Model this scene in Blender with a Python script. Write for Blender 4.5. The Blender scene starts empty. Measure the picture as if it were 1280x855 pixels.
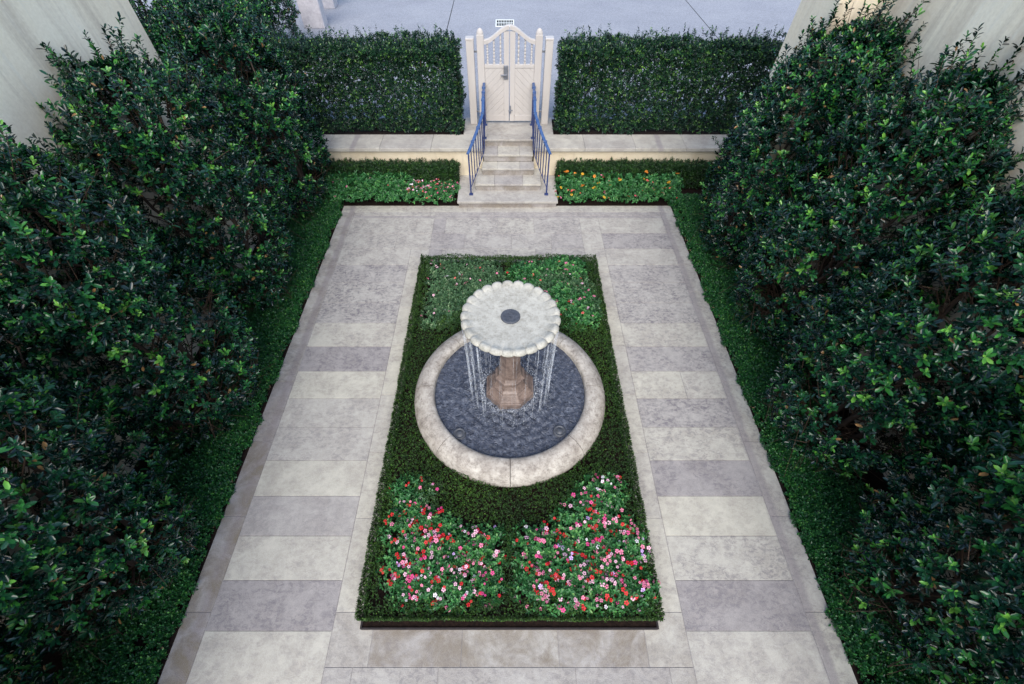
import bpy, bmesh, math, random
import numpy as np
from mathutils import Vector, Matrix
PI = math.pi
random.seed(7)
rng = np.random.default_rng(7)
S = bpy.context.scene
C = S.collection

# ---------------------------------------------------------------- camera, sky, sun, exposure
cam_d = bpy.data.cameras.new('camera'); cam = bpy.data.objects.new('camera', cam_d); C.objects.link(cam)
S.camera = cam
cam.location = (0, 0, 6.0)
cam.rotation_euler = (math.radians(90 - 51.502), 0, 0)
cam_d.sensor_width = 36.0; cam_d.lens = 550.0 / 1280 * 36
cam_d.shift_x = 6.5 / 1280
cam_d.clip_start = 0.05; cam_d.clip_end = 2000
w = bpy.data.worlds.new('World'); S.world = w; w.use_nodes = True
nt = w.node_tree
sky = nt.nodes.new('ShaderNodeTexSky'); sky.sky_type = 'NISHITA'; sky.sun_disc = False
SUN_EL, SUN_AZ = math.radians(46), math.radians(182)     # azimuth clockwise from +Y
sky.sun_elevation = SUN_EL; sky.sun_rotation = SUN_AZ
sky.air_density = 1.0; sky.dust_density = 1.0
nt.links.new(sky.outputs[0], nt.nodes['Background'].inputs[0])
nt.nodes['Background'].inputs[1].default_value = 0.11
sd = bpy.data.lights.new('sun', 'SUN'); sun = bpy.data.objects.new('sun', sd); C.objects.link(sun)
sd.energy = 1.5; sd.angle = math.radians(55); sd.color = (1.0, 0.94, 0.84)
dirv = Vector((math.sin(SUN_AZ) * math.cos(SUN_EL), math.cos(SUN_AZ) * math.cos(SUN_EL), math.sin(SUN_EL)))
sun.rotation_euler = (-dirv).to_track_quat('-Z', 'Y').to_euler()
S.view_settings.view_transform = 'Standard'; S.view_settings.look = 'None'
S.view_settings.gamma = 1.0; S.view_settings.exposure = 1.6
S.render.engine = 'CYCLES'
S.render.resolution_x = 1024; S.render.resolution_y = 684

# ---------------------------------------------------------------- materials
def mat(name, rough=0.7, spec=0.5, metallic=0.0):
    m = bpy.data.materials.new(name); m.use_nodes = True
    b = m.node_tree.nodes['Principled BSDF']
    b.inputs['Roughness'].default_value = rough
    b.inputs['Specular IOR Level'].default_value = spec
    b.inputs['Metallic'].default_value = metallic
    return m, m.node_tree, b
def node(t, kind, **kw):
    n = t.nodes.new(kind)
    for k, v in kw.items():
        if k in n.inputs: n.inputs[k].default_value = v
        else: setattr(n, k, v)
    return n
def ramp(t, src, stops):
    r = t.nodes.new('ShaderNodeValToRGB'); e = r.color_ramp.elements
    while len(e) < len(stops): e.new(0.5)
    for i, (p, c) in enumerate(stops):
        e[i].position = p; e[i].color = (*c, 1) if len(c) == 3 else c
    t.links.new(src, r.inputs[0]); return r.outputs[0]
def coords(t, scale=(1, 1, 1), kind='Object'):
    tc = t.nodes.new('ShaderNodeTexCoord'); mp = t.nodes.new('ShaderNodeMapping')
    mp.inputs['Scale'].default_value = scale
    t.links.new(tc.outputs[kind], mp.inputs[0]); return mp.outputs[0]
def noise(t, co, scale, detail=5, rough=0.6, dist=0.0):
    n = node(t, 'ShaderNodeTexNoise', Scale=scale, Detail=detail, Roughness=rough, Distortion=dist)
    t.links.new(co, n.inputs['Vector']); return n.outputs['Fac']
def mix(t, fac, a, b, blend='MIX'):
    m = t.nodes.new('ShaderNodeMix'); m.data_type = 'RGBA'; m.blend_type = blend
    for i, v in ((0, fac), (6, a), (7, b)):
        if isinstance(v, (int, float)): m.inputs[i].default_value = v
        elif isinstance(v, tuple): m.inputs[i].default_value = (*v, 1)
        else: t.links.new(v, m.inputs[i])
    return m.outputs[2]
def bump(t, b, h, strength=0.3, dist=0.01):
    n = node(t, 'ShaderNodeBump', Strength=strength, Distance=dist)
    t.links.new(h, n.inputs['Height']); t.links.new(n.outputs[0], b.inputs['Normal'])
def attr(t, name):
    a = t.nodes.new('ShaderNodeAttribute'); a.attribute_name = name; return a

def leaf_material(name, stops, rough=0.34, spec=0.5, trans=0.12):
    m, t, b = mat(name, rough, spec)
    a = attr(t, 'tint')
    col = ramp(t, a.outputs['Fac'], stops)
    t.links.new(col, b.inputs['Base Color'])
    tr = t.nodes.new('ShaderNodeBsdfTranslucent'); t.links.new(col, tr.inputs[0])
    ms = t.nodes.new('ShaderNodeMixShader'); ms.inputs[0].default_value = trans
    out = t.nodes['Material Output']
    t.links.new(b.outputs[0], ms.inputs[1]); t.links.new(tr.outputs[0], ms.inputs[2])
    t.links.new(ms.outputs[0], out.inputs[0])
    return m
M = {}
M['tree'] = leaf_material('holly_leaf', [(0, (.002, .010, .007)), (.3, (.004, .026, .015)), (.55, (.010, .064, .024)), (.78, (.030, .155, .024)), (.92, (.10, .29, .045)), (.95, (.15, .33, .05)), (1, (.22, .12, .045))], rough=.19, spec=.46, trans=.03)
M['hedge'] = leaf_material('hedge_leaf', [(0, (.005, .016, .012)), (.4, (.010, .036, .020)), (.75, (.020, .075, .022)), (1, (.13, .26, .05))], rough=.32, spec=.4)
M['box'] = leaf_material('boxwood_leaf', [(0, (.008, .024, .005)), (.4, (.022, .062, .009)), (.75, (.05, .125, .016)), (1, (.12, .23, .03))], rough=.5, spec=.35)
M['yew'] = leaf_material('yew_leaf', [(0, (.006, .022, .006)), (.5, (.014, .05, .010)), (.85, (.035, .10, .016)), (1, (.09, .18, .03))], rough=.45, spec=.4)
M['cover'] = leaf_material('jasmine_leaf', [(0, (.008, .045, .014)), (.5, (.018, .105, .026)), (.85, (.045, .20, .035)), (1, (.14, .32, .06))], rough=.36, spec=.5)
M['imp'] = leaf_material('impatiens_leaf', [(0, (.015, .07, .02)), (.5, (.032, .15, .038)), (.85, (.07, .24, .055)), (1, (.17, .33, .10))], rough=.45, spec=.4)
M['imp_pale'] = leaf_material('pale_impatiens_leaf', [(0, (.025, .07, .03)), (.5, (.065, .15, .06)), (.85, (.14, .24, .11)), (1, (.30, .36, .22))], rough=.5, spec=.35)

def petal(name, c):
    m, t, b = mat(name, .55, .3); b.inputs['Base Color'].default_value = (*c, 1)
    co = coords(t); n = noise(t, co, 60)
    t.links.new(mix(t, n, c, tuple(x * .75 for x in c)), b.inputs['Base Color'])
    return m
PET = {'red': petal('red_petal', (.62, .010, .022)), 'magenta': petal('magenta_petal', (.72, .06, .25)),
       'pink': petal('pink_petal', (.80, .22, .36)), 'pale': petal('pale_pink_petal', (.85, .48, .60)),
       'white': petal('white_petal', (.85, .78, .82)), 'coral': petal('coral_petal', (.80, .14, .12)),
       'yellow': petal('yellow_petal', (.80, .42, .03)), 'orange': petal('orange_petal', (.80, .25, .03)),
       'lilac': petal('lilac_petal', (.60, .38, .75))}

def simple(name, c1, c2, scale=6, rough=.7, spec=.4, bs=.2, bscale=40, stretch=(1, 1, 1), metallic=0):
    m, t, b = mat(name, rough, spec, metallic)
    co = coords(t, stretch); n = noise(t, co, scale, 6)
    t.links.new(ramp(t, n, [(.3, c1), (.7, c2)]), b.inputs['Base Color'])
    if bs: bump(t, b, noise(t, coords(t), bscale, 4), bs, .006)
    return m
M['bark'] = simple('bark', (.03, .022, .016), (.07, .05, .04), 18, .85, .2, .5, 60, (1, 1, .3))
M['twig'] = simple('twig', (.035, .020, .014), (.085, .055, .035), 12, .8, .2, 0)
M['soil'] = simple('dark_mulch', (.006, .004, .004), (.022, .013, .010), 35, .95, .1, 1.0, 70)
M['paint'] = simple('off_white_paint', (.39, .36, .34), (.45, .42, .395), 4, .45, .5, .12, 50, (1, 1, .2))
M['blue'] = simple('blue_paint', (.020, .055, .165), (.045, .095, .22), 14, .42, .5, .2, 60)
M['darkblue'] = simple('dark_blue_paint', (.008, .02, .09), (.02, .04, .15), 14, .45, .5, .2, 60)
M['lock'] = simple('grey_metal', (.16, .17, .2), (.26, .27, .3), 20, .4, .5, .1, 40, metallic=.6)
M['iron'] = simple('dark_cast_metal', (.04, .045, .055), (.10, .105, .12), 20, .55, .5, .3, 60, metallic=.3)
M['shading'] = simple('black_foot_shade', (.012, .010, .012), (.03, .022, .022), 20, .6, .3, .3, 50)  # near-black colour carries the shade at the foot of the bed hedge
M['grate'] = simple('pale_grate', (.60, .62, .60), (.72, .74, .70), 20, .5, .4, 0)
M['slot'] = simple('black_void', (.01, .01, .012), (.02, .02, .02), 5, .9, .1, 0)

def plaster():
    m, t, b = mat('cream_plaster', .85, .2)
    co = coords(t)
    base = ramp(t, noise(t, co, .55, 6, .6), [(.25, (.74, .61, .44)), (.55, (.85, .75, .57)), (.8, (.88, .80, .65))])
    st = noise(t, coords(t, (1.6, 1.6, .16)), 1.6, 5, .65, .4)                # rain streaks running down the wall
    c = mix(t, ramp(t, st, [(.48, (0, 0, 0)), (.66, (.62, .62, .62))]), base, (.44, .35, .26))
    st2 = noise(t, coords(t, (5, 5, .25)), 2.0, 4, .6)
    c = mix(t, ramp(t, st2, [(.55, (0, 0, 0)), (.75, (.35, .35, .35))]), c, (.70, .69, .63))
    fine = noise(t, co, 26, 5, .7)
    c = mix(t, .16, c, ramp(t, fine, [(.3, (.25, .22, .18)), (.7, (.9, .88, .8))]))
    t.links.new(c, b.inputs['Base Color']); bump(t, b, noise(t, co, 60, 6, .7), .35, .006)
    return m
M['plaster'] = plaster()
def retaining():
    m, t, b = mat('yellow_plaster', .85, .2); co = coords(t)
    c = ramp(t, noise(t, co, 2.2, 6, .65), [(.3, (.50, .42, .30)), (.7, (.62, .55, .42))])
    c = mix(t, ramp(t, noise(t, coords(t, (6, 1, .6)), 2, 5), [(.55, (0, 0, 0)), (.8, (.5, .5, .5))]), c, (.33, .28, .22))
    t.links.new(c, b.inputs['Base Color']); bump(t, b, noise(t, co, 70), .3, .005); return m
M['retain'] = retaining()

def slab():
    m, t, b = mat('limestone_slab', .72, .35)
    co = coords(t); tone = attr(t, 'tone').outputs['Fac']; stain = attr(t, 'stain').outputs['Fac']
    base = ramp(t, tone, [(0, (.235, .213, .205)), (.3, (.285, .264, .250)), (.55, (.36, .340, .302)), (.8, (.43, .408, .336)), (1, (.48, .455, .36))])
    cloud = noise(t, co, 2.6, 7, .65, .5)
    c = mix(t, ramp(t, cloud, [(.42, (0, 0, 0)), (.64, (.9, .9, .9))]), base, mix(t, 1.0, base, (.80, .78, .78), 'MULTIPLY'))
    fine = noise(t, co, 6.5, 9, .75, .3)
    c = mix(t, .42, c, ramp(t, fine, [(.32, (.22, .20, .21)), (.5, (.5, .49, .49)), (.68, (.80, .78, .74))]), 'SOFT_LIGHT')
    sep = t.nodes.new('ShaderNodeSeparateXYZ'); t.links.new(co, sep.inputs[0])
    ab = node(t, 'ShaderNodeMath', operation='ABSOLUTE'); t.links.new(sep.outputs[0], ab.inputs[0])
    sub = node(t, 'ShaderNodeMath', operation='SUBTRACT'); t.links.new(ab.outputs[0], sub.inputs[0]); sub.inputs[1].default_value = 3.535
    wob = node(t, 'ShaderNodeMath', operation='MULTIPLY_ADD'); t.links.new(noise(t, co, 2.2, 4), wob.inputs[0]); wob.inputs[1].default_value = .10; wob.inputs[2].default_value = -.05
    ad = node(t, 'ShaderNodeMath', operation='ADD'); t.links.new(sub.outputs[0], ad.inputs[0]); t.links.new(wob.outputs[0], ad.inputs[1])
    ab2 = node(t, 'ShaderNodeMath', operation='ABSOLUTE'); t.links.new(ad.outputs[0], ab2.inputs[0])
    band = ramp(t, ab2.outputs[0], [(.035, (.75, .75, .75)), (.085, (0, 0, 0))])
    c = mix(t, band, c, (.215, .185, .185))
    # mottled dark weathering, stronger on some stones
    mo = noise(t, coords(t, (1, 1.5, 1)), 13, 9, .78, .6)
    mo2 = noise(t, co, 2.6, 4, .6, .5)
    mm = t.nodes.new('ShaderNodeMath'); mm.operation = 'MULTIPLY'
    t.links.new(ramp(t, mo, [(.47, (0, 0, 0)), (.58, (1, 1, 1))]), mm.inputs[0])
    t.links.new(ramp(t, mo2, [(.32, (.1, .1, .1)), (.55, (1, 1, 1))]), mm.inputs[1])
    m3 = t.nodes.new('ShaderNodeMath'); m3.operation = 'MULTIPLY'
    t.links.new(mm.outputs[0], m3.inputs[0]); t.links.new(stain, m3.inputs[1])
    c = mix(t, m3.outputs[0], c, (.12, .105, .115))
    # brown algae staining, from attribute 'algae'
    al = attr(t, 'algae').outputs['Fac']
    m4 = t.nodes.new('ShaderNodeMath'); m4.operation = 'MULTIPLY'
    t.links.new(ramp(t, noise(t, co, 2.6, 9, .72, .6), [(.38, (0, 0, 0)), (.60, (.85, .85, .85))]), m4.inputs[0]); t.links.new(al, m4.inputs[1])
    c = mix(t, m4.outputs[0], c, (.15, .115, .07))
    # fossil pits and specks
    v = node(t, 'ShaderNodeTexVoronoi', Scale=24.0); t.links.new(co, v.inputs['Vector'])
    sp = ramp(t, v.outputs['Distance'], [(.05, (.75, .75, .75)), (.14, (0, 0, 0))])
    g = ramp(t, noise(t, co, 7, 3), [(.55, (0, 0, 0)), (.65, (1, 1, 1))])
    spm = mix(t, 1.0, sp, g, 'MULTIPLY')
    c = mix(t, spm, c, (.19, .16, .17))
    c = mix(t, .12, c, ramp(t, noise(t, co, 110, 3), [(.3, (.1, .1, .1)), (.7, (.9, .9, .9))]))
    t.links.new(c, b.inputs['Base Color'])
    bump(t, b, noise(t, co, 90, 5, .7), .22, .004); return m
M['slab'] = slab()

def fountain_stone(name, lo, hi, dark, grime=.5):
    m, t, b = mat(name, .75, .3); co = coords(t)
    c = ramp(t, noise(t, co, 4.5, 9, .72, .1), [(.3, lo), (.7, hi)])
    gr = noise(t, co, 10, 10, .82, .1)
    c = mix(t, ramp(t, gr, [(.46, (0, 0, 0)), (.72, (grime,) * 3)]), c, dark)
    v = noise(t, co, 40, 5, .7)
    c = mix(t, ramp(t, v, [(.58, (0, 0, 0)), (.72, (.45, .45, .45))]), c, dark)
    t.links.new(c, b.inputs['Base Color']); bump(t, b, noise(t, co, 55, 7, .7), .4, .008); return m
M['basin'] = fountain_stone('basin_stone', (.23, .20, .172), (.50, .465, .41), (.085, .066, .055), 1.0)
M['bowl'] = fountain_stone('bowl_stone', (.31, .30, .265), (.47, .455, .40), (.16, .15, .12), .9)
M['whitestone'] = fountain_stone('lilac_white_stone', (.34, .33, .36), (.50, .48, .50), (.22, .20, .22), .5)
M['pedestal'] = fountain_stone('wet_stone', (.085, .058, .048), (.25, .19, .16), (.035, .022, .02), .95)
M['pedestal'].node_tree.nodes['Principled BSDF'].inputs['Roughness'].default_value = .35

def drive():
    m, t, b = mat('pale_concrete', .8, .3); co = coords(t)
    c = ramp(t, noise(t, co, .5, 7, .6), [(.3, (.20, .21, .245)), (.7, (.27, .28, .31))])
    c = mix(t, ramp(t, noise(t, co, 1.8, 6, .7), [(.5, (0, 0, 0)), (.75, (.5, .5, .5))]), c, (.17, .175, .20))
    c = mix(t, .3, c, ramp(t, noise(t, co, 28, 5, .8), [(.38, (.06, .063, .072)), (.62, (.48, .49, .53))]))
    t.links.new(c, b.inputs['Base Color']); bump(t, b, noise(t, co, 40, 5), .4, .01); return m
M['drive'] = drive()
def water():
    m, t, b = mat('fountain_water', .07, .6)
    co = coords(t)
    c = ramp(t, noise(t, co, 14, 6, .62, .7), [(.34, (.028, .033, .048)), (.54, (.065, .074, .10)), (.74, (.15, .165, .20))])
    t.links.new(c, b.inputs['Base Color'])
    wv = noise(t, co, 20, 4, .55, .8)
    bump(t, b, wv, .8, .05)
    b.inputs['IOR'].default_value = 1.33
    return m
M['water'] = water()
def stream():
    m, t, b = mat('falling_water', .1, .5)
    b.inputs['Base Color'].default_value = (.85, .9, .97, 1)
    tr = t.nodes.new('ShaderNodeBsdfTransparent'); ms = t.nodes.new('ShaderNodeMixShader')
    n = noise(t, coords(t, (30, 30, 4)), 3, 4, .7)
    t.links.new(ramp(t, n, [(.35, (.08, .08, .08)), (.65, (.5, .5, .5))]), ms.inputs[0])
    t.links.new(tr.outputs[0], ms.inputs[1]); t.links.new(b.outputs[0], ms.inputs[2])
    t.links.new(ms.outputs[0], t.nodes['Material Output'].inputs[0]); return m
M['stream'] = stream()

# ---------------------------------------------------------------- object helpers
def link(o, parent=None):
    C.objects.link(o)
    if parent: o.parent = parent
    return o
def tag(o, label=None, cat=None, group=None, kind=None):
    for k, v in (('label', label), ('category', cat), ('group', group), ('kind', kind)):
        if v: o[k] = v
    return o
def thing(name, label, cat, loc=(0, 0, 0), group=None):
    o = bpy.data.objects.new(name, None); C.objects.link(o); o.location = loc; o.empty_display_size = .1
    return tag(o, label, cat, group)
def obj(name, bm, m, parent=None, smooth=False, world=True):
    me = bpy.data.meshes.new(name); bm.normal_update(); bm.to_mesh(me); bm.free()
    me.materials.append(M[m] if isinstance(m, str) else m)
    if smooth: me.polygons.foreach_set('use_smooth', [True] * len(me.polygons))
    o = link(bpy.data.objects.new(name, me), parent)
    if parent and world: o.matrix_parent_inverse = Matrix.Translation(-parent.location)
    return o
def np_obj(name, V, F, m, parent=None, tint=None, quad=4, smooth=False):
    me = bpy.data.meshes.new(name)
    nv, nf = len(V), len(F)
    me.vertices.add(nv); me.vertices.foreach_set('co', V.astype(np.float32).ravel())
    me.loops.add(nf * quad); me.loops.foreach_set('vertex_index', F.astype(np.int32).ravel())
    me.polygons.add(nf); me.polygons.foreach_set('loop_start', np.arange(0, nf * quad, quad, dtype=np.int32))
    me.update(calc_edges=True)
    if tint is not None:
        a = me.attributes.new('tint', 'FLOAT', 'POINT'); a.data.foreach_set('value', tint.astype(np.float32))
    me.materials.append(M[m] if isinstance(m, str) else m)
    o = link(bpy.data.objects.new(name, me), parent)
    if parent: o.matrix_parent_inverse = Matrix.Translation(-parent.location)
    return o
def box(bm, x0, x1, y0, y1, z0, z1, bev=0.0, seg=1):
    r = bmesh.ops.create_cube(bm, size=1)
    vs = r['verts']
    for v in vs:
        v.co = Vector(((x0 + x1) / 2 + v.co.x * (x1 - x0), (y0 + y1) / 2 + v.co.y * (y1 - y0), (z0 + z1) / 2 + v.co.z * (z1 - z0)))
    if bev:
        es = list({e for v in vs for e in v.link_edges})
        r = bmesh.ops.bevel(bm, geom=es, offset=bev, segments=seg, affect='EDGES', profile=.5)
        vs = r['verts']
    return vs
def prism(bm, pts, z0, z1):
    lo = [bm.verts.new((x, y, z0)) for x, y in pts]; hi = [bm.verts.new((x, y, z1)) for x, y in pts]
    bm.faces.new(hi); bm.faces.new(lo[::-1]); n = len(pts)
    for i in range(n): bm.faces.new((lo[i], lo[(i + 1) % n], hi[(i + 1) % n], hi[i]))
def tube(bm, pts, rad, n=6, cap=True):
    pts = [Vector(p) for p in pts]
    if not isinstance(rad, (list, tuple)): rad = [rad] * len(pts)
    rings = []; ref = None
    for i, p in enumerate(pts):
        d = (pts[min(i + 1, len(pts) - 1)] - pts[max(i - 1, 0)]).normalized()
        a = d.orthogonal().normalized() if ref is None else (ref - d * ref.dot(d)).normalized()
        ref = a; b = d.cross(a)
        rings.append([bm.verts.new(p + (a * math.cos(2 * PI * k / n) + b * math.sin(2 * PI * k / n)) * rad[i]) for k in range(n)])
    for i in range(len(rings) - 1):
        for k in range(n): bm.faces.new((rings[i][k], rings[i][(k + 1) % n], rings[i + 1][(k + 1) % n], rings[i + 1][k]))
    if cap: bm.faces.new(rings[0][::-1]); bm.faces.new(rings[-1])
def lathe(bm, prof, cx, cy, n=64, a0=0, a1=2 * PI, rf=None):
    full = abs(a1 - a0 - 2 * PI) < 1e-6
    cols = n if full else n + 1; rings = []
    for r, z in prof:
        ring = []
        for k in range(cols):
            a = a0 + (a1 - a0) * k / n; q = r * (rf(a, r, z) if rf else 1)
            ring.append(bm.verts.new((cx + q * math.cos(a), cy + q * math.sin(a), z)))
        rings.append(ring)
    for i in range(len(rings) - 1):
        for k in range(n):
            j = (k + 1) % cols
            bm.faces.new((rings[i][k], rings[i][j], rings[i + 1][j], rings[i + 1][k]))
    return rings

# ---------------------------------------------------------------- foliage
def unit(a): return a / (np.linalg.norm(a, axis=-1, keepdims=True) + 1e-9)
def lump(P, seed, f=1.0):
    r = np.random.default_rng(seed); s = 0
    for i in range(6):
        k = unit(r.normal(size=3)) * f * (1.6 + i * .9); s = s + np.sin(P @ k + r.uniform(0, 6.3)) / (1 + .35 * i)
    return s / 3.2
def leaves(P, T, N, L, W, tint, small=False):
    """leaf blades; P base, T direction, N upper side; two folded halves"""
    n = len(P); B = unit(np.cross(T, N)); L = L[:, None]; W = W[:, None]
    if small:
        V = np.stack([P, P + T * L * .5 + B * W * .5 + N * W * .15, P + T * L - N * L * .08, P + T * L * .5 - B * W * .5 + N * W * .15], 1)
        idx = np.arange(n)[:, None] * 4
        F = np.concatenate([idx + [0, 1, 2], idx + [0, 2, 3]], 0)
        return V.reshape(-1, 3), F, np.repeat(tint, 4), 3
    up = N * W * .16
    V = np.stack([P, P + T * L * .36 + B * W * .42 + up, P + T * L * .78 + B * W * .42 + up * .6 - N * L * .04, P + T * L - N * L * .12,
                  P + T * L * .78 - B * W * .42 + up * .6 - N * L * .04, P + T * L * .36 - B * W * .42 + up], 1)
    idx = np.arange(n)[:, None] * 6
    F = np.concatenate([idx + [0, 1, 2, 3], idx + [0, 3, 4, 5]], 0)
    return V.reshape(-1, 3), F, np.repeat(tint, 6), 4
def shoots(Sp, D, k, length, L, W, r, small=False, tipbright=.35, spread=(1.25, .45), base_tint=None):
    """rosette shoots: k leaves spiralling up each shoot"""
    n = len(Sp); ref = np.where(np.abs(D[:, 2:3]) < .9, np.array([[0, 0, 1.]]), np.array([[1., 0, 0]]))
    A = unit(np.cross(D, ref)); B = np.cross(D, A)
    j = np.tile(np.arange(k), n); i = np.repeat(np.arange(n), k)
    ph = r.uniform(0, 6.28, n)[i] + j * 2.4 + r.normal(0, .25, n * k)
    R = A[i] * np.cos(ph)[:, None] + B[i] * np.sin(ph)[:, None]
    u = j / max(1, k - 1)
    a = (spread[0] + (spread[1] - spread[0]) * u + r.normal(0, .16, n * k))[:, None]
    T = unit(D[i] * np.cos(a) + R * np.sin(a)); N = unit(D[i] * np.sin(a) - R * np.cos(a) + r.normal(0, .12, (n * k, 3)))
    P = Sp[i] + D[i] * (u * length)[:, None]
    s = r.uniform(.55, 1.2, n * k) * (1 - .3 * u) * r.uniform(.8, 1.15, n)[i]
    bt = r.beta(1.1, 1.9, n) * .9 if base_tint is None else base_tint
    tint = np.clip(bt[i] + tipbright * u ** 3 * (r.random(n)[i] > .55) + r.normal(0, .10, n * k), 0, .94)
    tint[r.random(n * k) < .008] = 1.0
    return leaves(P, T, N, L * s, W * s, tint, small)
def merge(parts):
    V = []; F = []; Tn = []; o = 0
    for v, f, t, q in parts: V.append(v); F.append(f + o); Tn.append(t); o += len(v)
    return np.concatenate(V), np.concatenate(F), np.concatenate(Tn), parts[0][3]

def make_tree(cx, cy, z0, top, rx, ry, seed, label, leafL=.086, n=4000, wall=5.22, lean=.30, low=.28):
    r = np.random.default_rng(seed); sgn = 1 if cx > 0 else -1
    t = thing('holly_tree', label, 'tree', (cx, cy, z0), 'clipped evergreen trees along the courtyard walls')
    H = top - z0
    def surf(u, h, s):
        prof = np.clip(np.minimum(1.0, .62 + h * 1.6) * np.sqrt(np.clip(1 - np.clip((h - .45) / .56, 0, 1) ** 2.6, 0, 1)), .05, 1)
        X = np.cos(u) * prof * rx * s; Y = np.sin(u) * prof * ry * s; Z = low + h * (H - low)
        P = np.stack([X, Y, Z], -1); b = 1 + .22 * lump(P, seed, 1.3) + .17 * lump(P, seed + 9, 3.2)
        P[:, 0] *= b; P[:, 1] *= b; P[:, 2] += .16 * lump(P, seed + 5, 1.8) * h
        P += np.array([cx + 0, cy, z0]); P[:, 0] += lean * h ** 1.5 * sgn
        wl = np.where((P[:, 1] > 7.55) & (sgn > 0), 4.66, wall)
        P[:, 0] = np.where(np.abs(P[:, 0]) > wl, sgn * (wl - r.random(len(P)) * .15), P[:, 0])
        return P
    h = r.beta(1.25, 1.0, n); u = r.uniform(0, 2 * PI, n)
    s = 1 - np.minimum(r.exponential(.12, n), .7)
    P = surf(u, h, s)
    keep = (lump(P, seed + 21, 3.0) + .5 * lump(P, seed + 33, 6.5) > -.36) | (r.random(n) < .08)
    P = P[keep]; u = u[keep]; h = h[keep]
    out = np.stack([np.cos(u), np.sin(u), .35 + .9 * h], -1)
    D = unit(out + r.normal(0, .38, out.shape) + np.array([0, 0, .35]))
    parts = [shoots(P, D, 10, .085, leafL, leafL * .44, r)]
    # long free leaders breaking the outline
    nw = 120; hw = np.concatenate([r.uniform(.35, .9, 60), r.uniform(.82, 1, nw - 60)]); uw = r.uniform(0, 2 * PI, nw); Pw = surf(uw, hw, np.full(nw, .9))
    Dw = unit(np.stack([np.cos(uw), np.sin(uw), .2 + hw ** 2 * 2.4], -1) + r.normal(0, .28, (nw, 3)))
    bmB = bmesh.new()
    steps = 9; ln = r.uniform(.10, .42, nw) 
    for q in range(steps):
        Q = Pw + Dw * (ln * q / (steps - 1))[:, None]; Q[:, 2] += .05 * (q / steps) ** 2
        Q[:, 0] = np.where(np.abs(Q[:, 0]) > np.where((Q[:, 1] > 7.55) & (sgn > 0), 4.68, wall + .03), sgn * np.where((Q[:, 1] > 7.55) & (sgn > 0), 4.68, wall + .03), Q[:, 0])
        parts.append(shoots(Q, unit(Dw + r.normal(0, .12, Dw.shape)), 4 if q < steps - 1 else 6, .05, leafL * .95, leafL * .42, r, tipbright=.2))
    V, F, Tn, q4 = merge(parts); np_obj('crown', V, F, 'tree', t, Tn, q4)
    for i in range(nw):
        a = Vector(Pw[i]); d = Vector(Dw[i]); tube(bmB, [a - d * .35, a, a + d * ln[i]], [.006, .005, .002], 4, False)
    # stems and limbs
    bmT = bmesh.new(); tips = []
    for k in range(3):
        ax, ay = r.normal(0, .10), r.normal(0, .16)
        pts = [Vector((cx + ax * .5 + .02 * k, cy + ay * .5, z0 - .03))]
        for q in range(1, 7):
            pts.append(Vector((cx + ax * (1 + q * .35) + r.normal(0, .03) + lean * (q / 6) ** 1.5 * sgn, cy + ay * (1 + q * .6) + r.normal(0, .04), z0 + H * .86 * q / 6)))
        tube(bmT, pts, [.045 - .006 * q for q in range(7)], 8); tips.append(pts)
    obj('trunk', bmT, 'bark', t, True)
    nb = 105; hb = np.concatenate([r.uniform(0, 1, nb - 45), r.uniform(0, .22, 45)]); ub = r.uniform(0, 2 * PI, nb); Pb = surf(ub, hb, np.full(nb, .93))
    for i in range(nb):
        e = Vector(Pb[i]); st = tips[i % 3]; q = min(5, max(0, int(hb[i] * 6 - .8))); a = st[q].lerp(st[q + 1], r.random())
        m1 = a.lerp(e, .4) + Vector(r.normal(0, .06, 3)); m2 = a.lerp(e, .75) + Vector(r.normal(0, .05, 3)) + Vector((0, 0, -.04))
        tube(bmB, [a, m1, m2, e], [.012, .009, .006, .003], 5, False)
        for _ in range(2): tube(bmB, [m2, m2.lerp(e, .6) + Vector(r.normal(0, .12, 3)), e + Vector(r.normal(0, .16, 3))], [.005, .004, .002], 4, False)
    obj('branches', bmB, 'twig', t, True)
    return t

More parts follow.
